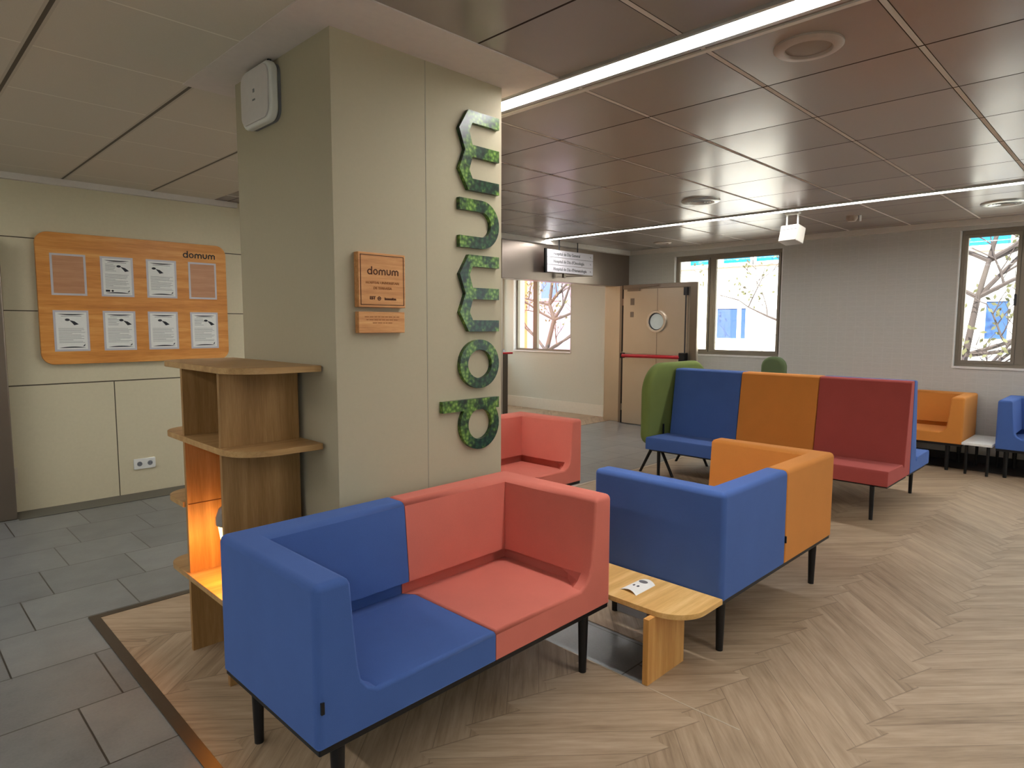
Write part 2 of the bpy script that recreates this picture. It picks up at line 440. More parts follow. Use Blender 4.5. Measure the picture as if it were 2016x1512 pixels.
def wall_with_holes(name, axis, p0, p1, a0, a1, holes, mat, z0=0, z1=HC+.15):
    """wall slab between p0 and p1 on its axis; holes = (a, b, z, Z)"""
    m = MB(); hs = sorted(holes); cur = a0
    def bx(a, b, z, Z):
        if b-a < 1e-4 or Z-z < 1e-4: return
        if axis == 'X': m.box(p0, p1, a, b, z, Z)
        else: m.box(a, b, p0, p1, z, Z)
    for (a, b, z, Z) in hs:
        bx(cur, a, z0, z1); bx(a, b, z0, z); bx(a, b, Z, z1); cur = b
    bx(cur, a1, z0, z1)
    return struct(m.build(name, mat))
W2 = (3.54, 5.156, 1.075, 2.515); W3 = (-.35, 1.605, 1.045, 2.545); W1 = (7.05, 8.43, 1.03, 2.50)
W4 = (-2.9, -1.2, 1.045, 2.545)
wall_with_holes('wall_far', 'X', XF, XF+.2, YB, YD, [W2, W3, W4], FWALL, z0=-.2)
wall_with_holes('wall_corridor', 'X', XS, XS+.3, YD+.16, YC, [W1], SAGE, z0=-.2)
struct(MB().box(XB, 5.80, YL, YL+.2, -.2, HC+.15).build('wall_left', LWALL))
W7 = (6.9, 8.38, 1.05, 2.5)
wall_with_holes('wall_corridor_end', 'Y', YC, YC+.2, 5.60, XS+.3, [W7], CREAM, z0=-.2)
struct(MB().box(5.60, 5.80, YL+.2, YC+.2, -.2, HC+.15).build('wall_corridor_left', CREAM))
struct(MB().box(XB-.2, XB, YB, YC, -.2, HC+.15).build('wall_back', SAGE))
W5 = (-2.4, -.9, 1.0, 2.45); W6 = (6.3, 7.9, 1.0, 2.45)  # window openings added out of view for fill daylight
wall_with_holes('wall_right', 'Y', YB-.2, YB, XB-.2, XF+.2, [W5, W6], SAGE, z0=-.2)
struct(MB().box(XS-.02, XS, YD+.16, YC, .0, .19).build('baseboard_corridor', SKIRT_W))

# windows
def window(name, X, hole, mulls, sash=.055, d=.10, tall=None, reveal=True, pane_frames=True):
    y0, y1, z0, z1 = hole
    w = empty(name, (X+d, (y0+y1)/2, z0), 0, kind='structure'); O = w.location
    m = MB(O)
    t = .045
    m.box(X+d-.03, X+d+.03, y0, y1, z0, z0+t).box(X+d-.03, X+d+.03, y0, y1, z1-t, z1)
    m.box(X+d-.03, X+d+.03, y0, y0+t, z0+t, z1-t).box(X+d-.03, X+d+.03, y1-t, y1, z0+t, z1-t)
    for (a, b) in mulls: m.box(X+d-.03, X+d+.03, a, b, z0+t, z1-t)
    m.build('window_frame', ALU, w, .004, 2)
    ed = [y0+t]+[q for a, b in sorted(mulls) for q in (a, b)]+[y1-t]
    for i in range(0, len(ed), 2):
        a, b = ed[i], ed[i+1]
        s = MB(O)
        if pane_frames:
            k = .032
            s.box(X+d-.042, X+d-.005, a, b, z0+t, z0+t+k).box(X+d-.042, X+d-.005, a, b, z1-t-k, z1-t)
            s.box(X+d-.042, X+d-.005, a, a+k, z0+t+k, z1-t-k).box(X+d-.042, X+d-.005, b-k, b, z0+t+k, z1-t-k)
            sa = s.build('sash', ALU, w, .003, 2)
            MB(O).box(X+d-.012, X+d-.006, a+k, b-k, z0+t+k, z1-t-k).build('pane', GLASS, sa)
        else:
            MB(O).box(X+d-.003, X+d+.003, a, b, z0+t, z1-t).build('pane', GLASS, w)
    # pale reveal lining and sill
    m = MB(O)
    m.box(X-.006, X+d-.03, y1-.012, y1, z0, z1).box(X-.006, X+d-.03, y0, y0+.012, z0, z1).box(X-.012, X+d-.03, y0, y1, z0-.012, z0+.01)
    m.build('reveal', REVEAL, w)
    return w
wn1 = window('window_1', XS, W1, [(7.90, 8.0)], d=.10, pane_frames=False)
wn2 = window('window_2', XF, W2, [(4.53, 4.60)], d=.08)
wn3 = window('window_3', XF, W3, [(.98, 1.06), (.35, .41)], d=.08)
MB(wn3.location).box(XF+.02, XF+.04, 1.075, 1.095, 1.72, 1.84).build('window_handle', DARK_P, wn3, .003)
wn4 = window('window_4', XF, W4, [(-2.1, -2.02)], d=.08)

# unseen windows added in the right-hand wall to let in fill daylight
for i, (a, b, z0, z1) in enumerate((W5, W6)):
    w_ = empty('window_%d' % (5+i), ((a+b)/2, YB-.1, z0), 0, kind='structure'); O = w_.location
    m = MB(O); t = .05
    m.box(a, b, YB-.13, YB-.07, z0, z0+t).box(a, b, YB-.13, YB-.07, z1-t, z1)
    for q in (a, a+(b-a)/3, a+(b-a)*2/3, b-t): m.box(q, q+t, YB-.13, YB-.07, z0+t, z1-t)
    m.build('window_frame', ALU, w_)
    MB(O).box(a+t, b-t, YB-.102, YB-.098, z0+t, z1-t).build('pane', GLASS, w_)

w_ = empty('window_7', ((W7[0]+W7[1])/2, YC+.1, W7[2]), 0, kind='structure'); O = w_.location
m = MB(O); a, b, z0, z1 = W7; t = .05
m.box(a, b, YC+.07, YC+.13, z0, z0+t).box(a, b, YC+.07, YC+.13, z1-t, z1)
for q in (a, (a+b)/2, b-t): m.box(q, q+t, YC+.07, YC+.13, z0+t, z1-t)
m.build('window_frame', ALU, w_)
MB(O).box(a+t, b-t, YC+.098, YC+.102, z0+t, z1-t).build('pane', GLASS, w_)
# the structural pillar
C0, C1, D0, D1 = 1.345, 2.272, 2.34, 3.23
m = MB()
m.box(C0, C1, D0, D1, 0, HC)
struct(m.build('wall_pillar', WALL_P))
struct(MB().box(1.804, 1.808, D0-.001, D0+.01, .0, HC-.007).build('trim_7', plain('panel_joint', srgb(150, 145, 128), .7)))

# opening with steel lintel, frame and the two door leaves
d1 = empty('door_1', (7.2, YD, 0), kind='structure'); O = d1.location
MB(O).box(5.80, XF, YD-.04, YD+.16, 2.10, 2.585).build('header_panel', STEEL_H, d1, .004, 2)
MB(O).box(5.80, XF, YD-.045, YD+.16, 2.585, HC).build('header_trim', TRIM_W, d1)
MB(O).box(8.25, XF, YD-.19, YD+.16, 0, 2.10).build('frame_post', STEEL, d1, .006, 2)
MB(O).box(8.20, 8.25, 5.748, 5.80, 0, 2.10).build('hinge_gap_shade', BLACK, d1)  # black strip standing in for the shaded gap beside the leaf
MB(O).box(5.80, 5.86, YD, YL, 0, 2.10).build('frame_post', STEEL, d1, .006, 2)
MB(O).box(8.21, 8.25, YD-.20, YD-.15, 0, 2.10).build('frame_post', STEEL_D, d1, .004, 2)
leaf = MB(O).box(8.16, 8.205, 4.51, 5.745, .012, 2.10).build('door_leaf', STEEL, d1, .004, 2)
MB(O).box(8.145, 8.16, 4.51, 4.62, .012, 2.10).box(8.145, 8.16, 4.62, 5.745, 2.035, 2.10).build('edge_band', STEEL_D, leaf, .003, 2)
MB(O).box(8.157, 8.16, 5.151, 5.157, .02, 1.40).box(8.157, 8.16, 5.151, 5.157, 1.71, 2.03).build('centre_seam', STEEL_D, leaf)
# porthole
cy, cz = 5.154, 1.555
mm = MB(O); mm.ring(circ(cy, cz, .160, 40), circ(cy, cz, .124, 40), 'X', 8.128, 8.162)
MB(O).ring(circ(cy, cz, .1245, 40), circ(cy, cz, .112, 40), 'X', 8.150, 8.161).build('porthole_gasket', DARK_P, leaf)
mm.build('porthole_ring', plain('polished_ring', srgb(214, 206, 196), .2, .8), leaf, .004, 2)
MB(O).prism(circ(cy, cz, .119, 40), 'X', 8.152, 8.162).build('porthole_glass', FROST, leaf)
# push bar
MB(O).tube((8.085, 5.70, 1.045), (8.085, 4.72, 1.05), .026, n=14).build('push_bar', RAIL_RED, leaf, smooth=True)
MB(O).box(8.06, 8.16, 4.64, 4.735, .985, 1.115).build('lock_case', BLACK, leaf, .008)
MB(O).box(8.07, 8.16, 5.70, 5.735, 1.005, 1.085).build('bar_bracket', BLACK, leaf, .008)
MB(O).tube((8.125, 4.675, 1.11), (8.125, 4.675, 2.0), .010, n=8).box(8.10, 8.16, 4.65, 4.70, 1.92, 2.03).build('bolt_rod', DARK_P, leaf)
MB(O).box(8.13, 8.16, 5.45, 5.66, 2.005, 2.045).tube((8.13, 5.47, 2.05), (8.12, 5.10, 2.075), .007, n=8).build('door_closer', STEEL_D, leaf, .003)
MB(O).box(8.158, 8.16, 5.55, 5.62, 1.80, 1.90).box(8.158, 8.16, 5.56, 5.62, 1.62, 1.70).build('sticker', plain('faded_sticker', srgb(128, 112, 96), .6), leaf)
for zz in (.25, 1.05, 1.85): MB(O).tube((8.19, 5.77, zz-.05), (8.19, 5.77, zz+.05), .012, n=8).build('hinge', STEEL_D, d1)

# steel door at the left edge
d2 = empty('door_2', (.35, 6.2, 0), kind='structure'); O = d2.location
MB(O).box(-.35, .755, 6.10, YL, 0, 2.15).build('door_leaf', STEEL_D, d2, .01)
MB(O).tube((.762, 6.12, .28), (.762, 6.12, .40), .014, n=10).build('hinge', STEEL, d2)

# ------------------------------------------------------------------ ceiling fittings
def strip(X0, X1, ya, yb, label):
    e = empty('light_strip', ((X0+X1)/2, (ya+yb)/2, HC), 0, label, 'ceiling light', 'recessed light strips'); O = e.location
    n = max(1, int((yb-ya)/1.5))
    MB(O).box(X0+.01, X1-.01, ya+.01, yb-.01, HC-.006, HC-.001).build('diffuser', LEDM, e)
    MB(O).box(X0-.012, X0+.008, ya, yb, HC-.014, HC).box(X1-.008, X1+.018, ya, yb, HC-.014, HC).box(X0-.012, X1+.018, ya-.01, ya+.008, HC-.014, HC).box(X0-.012, X1+.018, yb-.008, yb+.01, HC-.014, HC).build('frame', ALU_T, e)
    return e
strip(2.385, 2.505, -2.9, 5.0, 'long bright recessed light strip nearest the viewer, ending at the pillar')
struct(MB().box(2.565, 2.59, YB, 5.9, HC-.008, HC).build('trim_9', TRIM_W))
strip(6.56, 6.66, -2.9, 5.95, 'narrow recessed light strip farther back, running to the steel lintel')
strip(-1.75, -1.63, -2.9, 5.6, 'unseen recessed light strip added in the ceiling behind the viewer')  # added out of view, one strip spacing back, to light the room

strip(7.1, 7.2, 6.5, 8.5, 'unseen light strip added to the corridor ceiling beyond the lintel')  # added out of sight to brighten the corridor
for i_, (px_, py_) in enumerate(((-.15, 4.9), (-1.0, 4.9))):  # unseen panels added to brighten the left wall and floor
    e = empty('fill_panel', (px_, py_, HC), 0, 'square fill light panel added to the left ceiling, out of view', 'ceiling light', 'fill light panels added to the left ceiling'); O = e.location
    MB(O).box(px_-.28, px_+.28, py_-.28, py_+.28, HC-.012, HC-.004).build('diffuser', FILL_PANEL, e)
    MB(O).box(px_-.31, px_+.31, py_-.31, py_-.28, HC-.014, HC-.003).box(px_-.31, px_+.31, py_+.28, py_+.31, HC-.014, HC-.003).box(px_-.31, px_-.28, py_-.28, py_+.28, HC-.014, HC-.003).box(px_+.28, px_+.31, py_-.28, py_+.28, HC-.014, HC-.003).build('frame', ALU_T, e)

def speaker(x, y, R, label, vent=False, name='ceiling_speaker', cat='ceiling speaker'):
    e = empty(name, (x, y, HC), 0, label, cat); O = Vector((x, y, HC))
    c = plain('grille_paint', srgb(176, 160, 148), .5) if not vent else ALU_T
    MB(O).lathe(O, [(R, 0), (R, -.008), (R*.93, -.016), (R*.70, -.018), (R*.66, -.006), (R*.66, 0)], 40).build('rim', c, e, smooth=True)
    if vent:
        m = MB(O)
        for q in (.55, .42, .29, .16): m.lathe(O, [(R*q, -.004), (R*(q+.07), -.018), (R*(q+.085), -.018), (R*(q+.02), -.004)], 40)
        m.build('cone', ALU_T, e, smooth=True)
        MB(O).lathe(O, [(R*.66, -.003), (0.0001, -.003)], 40).build('backing', BLACK, e)
    else:
        MB(O).lathe(O, [(R*.67, -.006), (R*.5, -.012), (R*.25, -.015), (.0001, -.016)], 40).build('grille', plain('speaker_mesh', srgb(150, 136, 124), .6), e, smooth=True)
    return e
speaker(2.838, 1.10, .135, 'round flush speaker in the near ceiling tile, right of the big light strip')
speaker(5.57, 3.08, .175, 'round louvred air vent in the ceiling with bright rings', True, 'air_vent', 'air vent')
speaker(7.62, 1.09, .185, 'round air vent in the ceiling close to the far right window', True, 'air_vent', 'air vent')
speaker(7.98, 4.98, .12, 'small dark round vent in the ceiling above the steel door', False, 'air_vent', 'air vent')

e = empty('smoke_detector', (7.45, 2.36, HC), 0, 'small boxy detector on the ceiling between the hanging speaker and the right window', 'detector'); O = e.location
MB(O).lathe(O, [(.001, 0), (.055, 0), (.055, -.03), (.04, -.055), (.001, -.06)], 24).build('base', plain('beige_plastic', srgb(170, 150, 132), .5), e, smooth=True)
MB(O).box(7.44, 7.46, 2.27, 2.285, HC-.06, HC).build('indicator', WHITE_P, e)

e = empty('hanging_speaker', (6.8, 2.72, HC), 0, 'white tilted box speaker hanging from the ceiling by the window', 'speaker'); O = e.location
ob = MB().box(-.07, .07, -.10, .10, -.085, .085).build('body', plain('speaker_shell', srgb(184, 178, 168), .5), e, .01)
ob.location = (0, 0, -.225); ob.rotation_euler = (0, radians(14), radians(-12))
MB(O).box(6.79, 6.81, 2.66, 2.67, HC-.17, HC).build('hanger', WHITE_P, e)
MB(O).box(6.79, 6.81, 2.77, 2.78, HC-.17, HC).build('hanger', WHITE_P, e)
MB(O).box(6.77, 6.83, 2.65, 2.79, HC-.02, HC).build('ceiling_plate', WHITE_P, e)
ob2 = MB().box(-.074, -.068, -.09, .09, .035, .04).build('seam', GREY_P, ob)

# hanging direction sign
e = empty('hanging_sign', (7.02, 5.86, 2.21), 0, 'white three-line direction sign hanging in front of the steel lintel', 'sign'); O = e.location
for i in range(3):
    MB(O).box(6.545, 7.54, 5.855, 5.875, 2.215+i*.102, 2.215+i*.102+.098).build('sign_panel', plain('sign_white', srgb(222, 218, 224), .35), e, .002, 1)
MB(O).box(6.505, 6.54, 5.85, 5.88, 2.205, 2.525).build('end_profile', BLACK, e)
MB(O).tube((6.8, 5.868, 2.52), (6.8, 5.868, HC), .008, n=8).build('hanger', DARK_P, e)
MB(O).tube((7.2, 5.868, 2.52), (7.2, 5.868, HC), .008, n=8).build('hanger', DARK_P, e)
for i, tx in enumerate(("Hospital de Dia d'Hematologia", "Hospital de Dia d'Oncologia", "Hospital de Dia General")):
    M = Matrix.Translation(-O) @ frame((6.67, 5.853, 2.262+i*.102), (1, 0, 0), (0, 0, 1))
    text_mesh(tx, .058, M, 'lettering', INK, e, align='LEFT', weight=.0006)
    M = Matrix.Translation(-O) @ frame((7.48, 5.853, 2.262+i*.102), (1, 0, 0), (0, 0, 1))
    text_mesh("<", .05, M, 'arrow', INK, e)
# small fittings under the lintel
MB(O).tube((6.9, 5.868, 2.17), (7.45, 5.80, 2.20), .006, n=8).build('bracket_arm', STEEL_D, e)
MB(O).box(6.88, 6.92, 5.84, 5.88, 2.15, 2.21).build('bracket_clamp', STEEL_D, e)

# ------------------------------------------------------------------ pillar fittings
e = empty('wifi_router', (C0, 2.90, 2.39), 0, 'white rounded access point box high on the shaded side of the pillar', 'router'); O = e.location
MB(O).prism(rrect(2.755, 3.045, 2.385, 2.63, .05), 'X', C0-.012, C0).build('mount', GREY_P, e)
MB(O).prism(rrect(2.75, 3.05, 2.38, 2.635, .055), 'X', C0-.05, C0-.012).build('body', WHITE_P, e, .012)
MB(O).prism(rrect(2.765, 3.035, 2.395, 2.62, .045), 'X', C0-.058, C0-.05).build('front_cover', plain('router_front', srgb(214, 208, 204), .4), e, .004)
MB(O).box(C0-.0595, C0-.058, 2.89, 2.905, 2.52, 2.535).box(C0-.0595, C0-.058, 2.885, 2.91, 2.485, 2.492).build('mark', GREY_P, e)
MB(O).tube((C0-.02, 2.82, 2.63), (C0-.02, 2.815, HC), .009, n=8).build('cable', BLACK, e)

# ---- glyphs of the "domum" wordmark, drawn in (along, up) units with x-height 1
TH = .215
def arc(cx, cy, rr, a0, a1, n=20): return [(cx+cos(a0+(a1-a0)*i/n)*rr, cy+sin(a0+(a1-a0)*i/n)*rr) for i in range(n+1)]
def glyphs():
    """list of (name, pieces); piece = ('ring', outer, inner) | ('poly', pts)"""
    t = TH
    G = []
    O_, I_ = circ(.5, .5, .5, 40), circ(.5, .5, .5-t*.92, 40)
    G.append(('d', 1.0, [('ring', O_, I_), ('poly', [(1.0-t, 0), (1.0, 0), (1.0, 1.43), (1.0-t, 1.43)])]))
    G.append(('o', .94, [('ring', circ(.47, .5, .47, 40, .5), circ(.47, .5, .47-t*.9, 40, .5-t*.9))]))
    W = 1.44
    def mm():
        w = W; a = .78; top = 1.0; v = .86
        out = [(0, 0), (0, a), (w*.25, top), (w*.5, v), (w*.75, top), (w, a), (w, 0), (w-t, 0), (w-t, a-.10), (w*.745, top-t*1.12), (w*.5+t/2, a-.10), (w*.5+t/2, 0), (w*.5-t/2, 0), (w*.5-t/2, a-.10), (w*.255, top-t*1.12), (t, a-.10), (t, 0)]
        return [('poly', out)]
    G.append(('m', W, mm()))
    w = .90
    outer = [(0, 1.0)]+[(0, .47)]+arc(w/2, .45, w/2, pi, 2*pi, 20)[1:-1]+[(w, .47), (w, 1.0)]
    inner = [(w-t, 1.0), (w-t, .47)]+arc(w/2, .45, w/2-t, 2*pi, pi, 20)[1:-1]+[(t, .47), (t, 1.0)]
    G.append(('u', w, [('poly', outer+inner)]))
    G.append(('m', W, mm()))
    return G
def glyph_mesh(m, pieces, M, depth):
    for pi_, p in enumerate(pieces):
        q = MB(); depth = depth*(1+.03*pi_)
        if p[0] == 'ring': q.ring(p[1], p[2], 'Z', 0, depth)
        else: q.prism(p[1], 'Z', 0, depth)
        m.add([M @ v for v in q.v], q.f)
def wordmark(name, mat, parent, orig, right, up, xh, gap=.17, depth=.002, org=(0, 0, 0)):
    m = MB(org); F = frame(orig, right, up); a = 0
    for n_, w_, pc in glyphs():
        M = F @ Matrix.Diagonal((xh, xh, 1, 1)) @ Matrix.Translation((a, 0, 0)); glyph_mesh(m, pc, M, depth); a += w_+gap
    return m.build(name, mat, parent)
# the big vertical word, each letter a thing
XH = .253
starts = [.893, 1.193, 1.468, 1.862, 2.128]; ws = [.250, .236, .362, .226, .362]
lab = ['foliage-printed letter d, lowest of the upright word on the pillar', 'foliage-printed letter o, second from the bottom on the pillar',
       'foliage-printed letter m between the o and the u on the pillar', 'foliage-printed letter u in the upright word on the pillar',
       'foliage-printed letter m at the very top of the upright word']
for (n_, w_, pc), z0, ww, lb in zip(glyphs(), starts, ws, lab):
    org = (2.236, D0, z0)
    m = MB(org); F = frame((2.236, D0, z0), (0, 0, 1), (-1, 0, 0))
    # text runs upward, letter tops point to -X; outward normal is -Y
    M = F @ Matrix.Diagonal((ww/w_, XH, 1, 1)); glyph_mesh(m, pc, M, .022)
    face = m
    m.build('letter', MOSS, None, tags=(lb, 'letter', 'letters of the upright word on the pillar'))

e = empty('plaque', (1.548, D0, 1.571), 0, 'large square wooden plaque engraved domum on the pillar', 'plaque', ); O = e.location
MB(O).box(1.433, 1.663, D0-.035, D0, 1.571, 1.795).build('board', PLQ, e, .002, 1)
q = .004
m = MB(O)
for a in ((1.441, 1.655, 1.783, 1.786), (1.441, 1.655, 1.580, 1.583), (1.441, 1.444, 1.580, 1.786), (1.652, 1.655, 1.580, 1.786)): m.box(a[0], a[1], D0-.0362, D0-.035, a[2], a[3])
m.build('border', ENGR, e)
wordmark('wordmark', ENGR, e, (1.474, D0-.0352, 1.705), (1, 0, 0), (0, 0, 1), .0235, .20, .0012, O)
T = Matrix.Translation(-O)
text_mesh('HOSPITAL UNIVERSITARI', .0148, T @ frame((1.548, D0-.0356, 1.672), (1, 0, 0), (0, 0, 1)), 'lettering', plain('light_engraving', srgb(150, 92, 44), .8), e)
text_mesh('DE TERRASSA', .0148, T @ frame((1.548, D0-.0356, 1.650), (1, 0, 0), (0, 0, 1)), 'lettering', bpy.data.materials['light_engraving'], e)
text_mesh('EST', .018, T @ frame((1.498, D0-.0358, 1.609), (1, 0, 0), (0, 0, 1)), 'lettering', ENGR, e, weight=.0006)
text_mesh('humanitza', .014, T @ frame((1.585, D0-.0358, 1.607), (1, 0, 0), (0, 0, 1)), 'lettering', ENGR, e, weight=.0008)
mm = MB(O); mm.ring(circ(1.530, 1.608, .0085, 20), circ(1.530, 1.608, .005, 20), 'Y', D0-.0362, D0-.035); mm.prism(circ(1.530, 1.608, .003, 10), 'Y', D0-.0362, D0-.035); mm.build('roundel', ENGR, e)
e = empty('plaque', (1.548, D0, 1.463), 0, 'small narrow wooden plaque with faint text below the square one', 'plaque'); O = e.location
MB(O).box(1.434, 1.662, D0-.030, D0, 1.465, 1.553).build('board', PLQ, e, .002, 1)
T = Matrix.Translation(-O); LE = bpy.data.materials['light_engraving']
m = MB(O)
for i, (a, b) in enumerate(((1.462, 1.636), (1.470, 1.628), (1.50, 1.60))):
    x = a; random.seed(i)
    while x < b:
        L = random.uniform(.008, .022); m.box(x, min(b, x+L), D0-.0306, D0-.030, 1.530-i*.0125, 1.5335-i*.0125); x += L+.004
m.build('fine_print', LE, e)

# ------------------------------------------------------------------ notice board on the left wall
YBF = YL-.045
e = empty('notice_board', (1.74, YL, 1.17), 0, 'large wooden notice board with rounded corners on the left wall', 'notice board'); O = e.location
MB(O).prism(rrect(.998, 2.47, 1.17, 2.228, .09), 'Y', YBF, YL-.012).build('panel', OAK_H, e, .003, 2)
MB(O).box(1.15, 2.3, YL-.012, YL-.001, 1.3, 2.1).build('backing', DARK_P, e)
wordmark('wordmark', INKD, e, (2.090, YBF-.002, 2.098), (1, 0, 0), (0, 0, 1), .043, .20, .002, O)
cells = [(1.089, 0), (1.437, 0), (1.784, 0), (2.131, 0), (1.089, 1), (1.437, 1), (1.780, 1), (2.131, 1)]
nm = ['top left', 'second in the top row', 'third in the top row', 'top right', 'bottom left', 'second in the bottom row', 'third in the bottom row', 'bottom right']
for i, (x0, rw) in enumerate(cells):
    z1 = 2.062 if rw == 0 else 1.608; x1 = x0+.245; z0 = z1-.333
    full = i not in (0, 3)
    lb = ('empty clear pocket at the %s of the wooden notice board' if not full else 'printed notice in a clear pocket, %s of the notice board') % nm[i]
    pk = empty('document_pocket', ((x0+x1)/2, YBF, z0), 0, lb, 'document pocket', 'document pockets on the notice board'); O = pk.location
    m = MB(O); b = .016
    m.box(x0, x1, YBF-.003, YBF, z0, z0+b).box(x0, x1, YBF-.003, YBF, z1-b, z1).box(x0, x0+b, YBF-.003, YBF, z0+b, z1-b).box(x1-b, x1, YBF-.003, YBF, z0+b, z1-b)
    m.build('pocket_border', POCKET, pk)
    if not full:
        MB(O).box(x0+b, x1-b, YBF-.0015, YBF, z0+b, z1-b).build('pocket_window', wood('pocket_back_wood', srgb(176, 122, 86), srgb(192, 140, 102), srgb(206, 158, 120), 'X', .8, .3) if i == 0 else bpy.data.materials['pocket_back_wood'], pk)
        continue
    sh = MB(O).box(x0+b, x1-b, YBF-.002, YBF, z0+b, z1-b).build('notice_sheet', PAPER, pk)
    random.seed(20+i)
    a0, a1 = x0+b+.016, x1-b-.014; yf = YBF-.0028
    # curved bars at head and foot
    m = MB(O)
    for (zc, s) in ((z1-b-.014, -1), (z0+b+.012, 1)):
        n = 14; top = []; bot = []
        for k in range(n+1):
            t = k/n; x = a0-.004+(a1-a0+.008)*t; h = .010*4*t*(1-t)
            top.append((x, zc+(0 if s < 0 else h))); bot.append((x, zc-(h if s < 0 else 0)))
        m.prism(top+bot[::-1], 'Y', yf, YBF-.002)
    # small map-like figure
    fx = (a0+a1)/2+(.04 if i in (1, 5, 7) else -.035 if i == 2 else 0); fz = z1-b-.075
    m.prism(circ(fx-.028, fz+.014, .017, 12, .010), 'Y', yf, YBF-.002)
    m.prism([(fx-.015, fz+.012), (fx+.02, fz+.002), (fx+.05, fz-.022), (fx+.018, fz-.030), (fx+.008, fz-.016)], 'Y', yf, YBF-.002)
    m.prism([(a1-.006, z0+b+.026), (a1-.022, z0+b+.022), (a1-.010, z0+b+.036), (a1-.004, z0+b+.044)], 'Y', yf, YBF-.002)
    if i == 1: m.box(a0, a0+.032, yf, YBF-.002, z0+b+.024, z0+b+.040).prism(circ(a0+.050, z0+b+.032, .009, 12), 'Y', yf, YBF-.002)
    m.build('printed_marks', INKD, sh)
    m = MB(O); zz = z1-b-.030
    m.box((a0+a1)/2-.07, (a0+a1)/2+.07, yf, YBF-.002, zz-.003, zz)
    if i in (1, 5, 7):
        for k in range(6): m.box(a0+.004, a0+random.uniform(.06, .09), yf, YBF-.002, zz-.018-k*.011, zz-.0155-k*.011)
    zz -= .100; k = 0
    while zz > z0+b+.052:
        L = random.uniform(.82, 1.0)
        if k % 5 == 4: L = random.uniform(.3, .6)
        m.box(a0, a0+(a1-a0)*L, yf, YBF-.002, zz-.0022, zz); zz -= .0105; k += 1
    m.build('printed_text', INK, sh)

e = empty('wall_socket', (1.707, YL, .215), 0, 'white double power socket low on the left wall', 'power socket'); O = e.location
MB(O).prism(rrect(1.620, 1.795, .215, .308, .008), 'Y', YL-.014, YL).build('plate', WHITE_P, e, .003, 2)
for cx in (1.666, 1.750):
    MB(O).prism(circ(cx, .2615, .021, 20), 'Y', YL-.0155, YL-.012).build('socket_well', GREY_P, e)
    MB(O).prism(circ(cx-.008, .2615, .003, 8), 'Y', YL-.017, YL-.0155).build('contact', BLACK, e)
    MB(O).prism(circ(cx+.008, .2615, .003, 8), 'Y', YL-.017, YL-.0155).build('contact', BLACK, e)

# ------------------------------------------------------------------ wooden shelf tower and lamp
e = empty('shelf_unit', (1.15, 2.83, 0), 0, 'tall open oak shelf unit against the shaded side of the pillar', 'shelf unit'); O = e.location
X0, X1 = .985, 1.318; PN, PFY = 2.62, 3.04; th = .022
for y in (PN, PFY): MB(O).box(X0, X1, y, y+th, 0, 1.305).build('upright', OAK_V, e, .001, 1)
def shelf(z, y0, y1, c):
    MB(O).prism(rrect(X0-.012, C0-.012, y0, y1, .17, 12, c), 'Z', z-.026, z).build('shelf', OAK_V2, e, .002, 1)
OAK_V2 = wood('oak_shelf', srgb(150, 112, 66), srgb(176, 138, 88), srgb(194, 158, 108), 'X', 1.0)
shelf(1.331, 2.44, 3.33, (1, 0, 0, .7)); shelf(1.005, 2.44, 3.33, (1, 0, 0, .7))
shelf(.70, PFY+th, 3.32, (0, 0, 0, .6)); shelf(.372, 2.44, 3.32, (1, 0, 0, .6))
MB(O).box(X0+.004, X1, PFY-.0012, PFY, .688, .692).build('joint_line', ENGR, e)
MB(O).box(X1-.012, X1, PN+th, PFY, .372, .979).box(X1-.012, X1, PN+th, PFY, 1.005, 1.305).build('back_panel', OAK_V, e)

e = empty('table_lamp', (1.125, 2.83, .372), 0, 'glowing table lamp with a grey dome cap inside the shelf unit', 'lamp'); O = Vector(e.location)
MB(O).lathe(O, [(.001, 0), (.062, 0), (.062, .012), (.014, .022), (.012, .10), (.001, .10)], 28).build('base', GREY_P, e, smooth=True)
MB(O).lathe(O, [(.001, .10), (.045, .10), (.072, .17), (.085, .262), (.001, .262)], 28).build('glass_shade', BULB, e, smooth=True)
MB(O).lathe(O, [(.092, .255), (.092, .285), (.078, .322), (.045, .345), (.001, .350)], 28).build('dome_cap', plain('smoked_cap', srgb(124, 122, 118), .25), e, smooth=True)
pl = bpy.data.lights.new('lamp_bulb', 'POINT'); pl.energy = 1.7; pl.color = (1, .33, .04); pl.shadow_soft_size = .04
po = bpy.data.objects.new('lamp_bulb', pl); COL.objects.link(po); po.parent = e; po.location = (-.088, 0.02, .12)

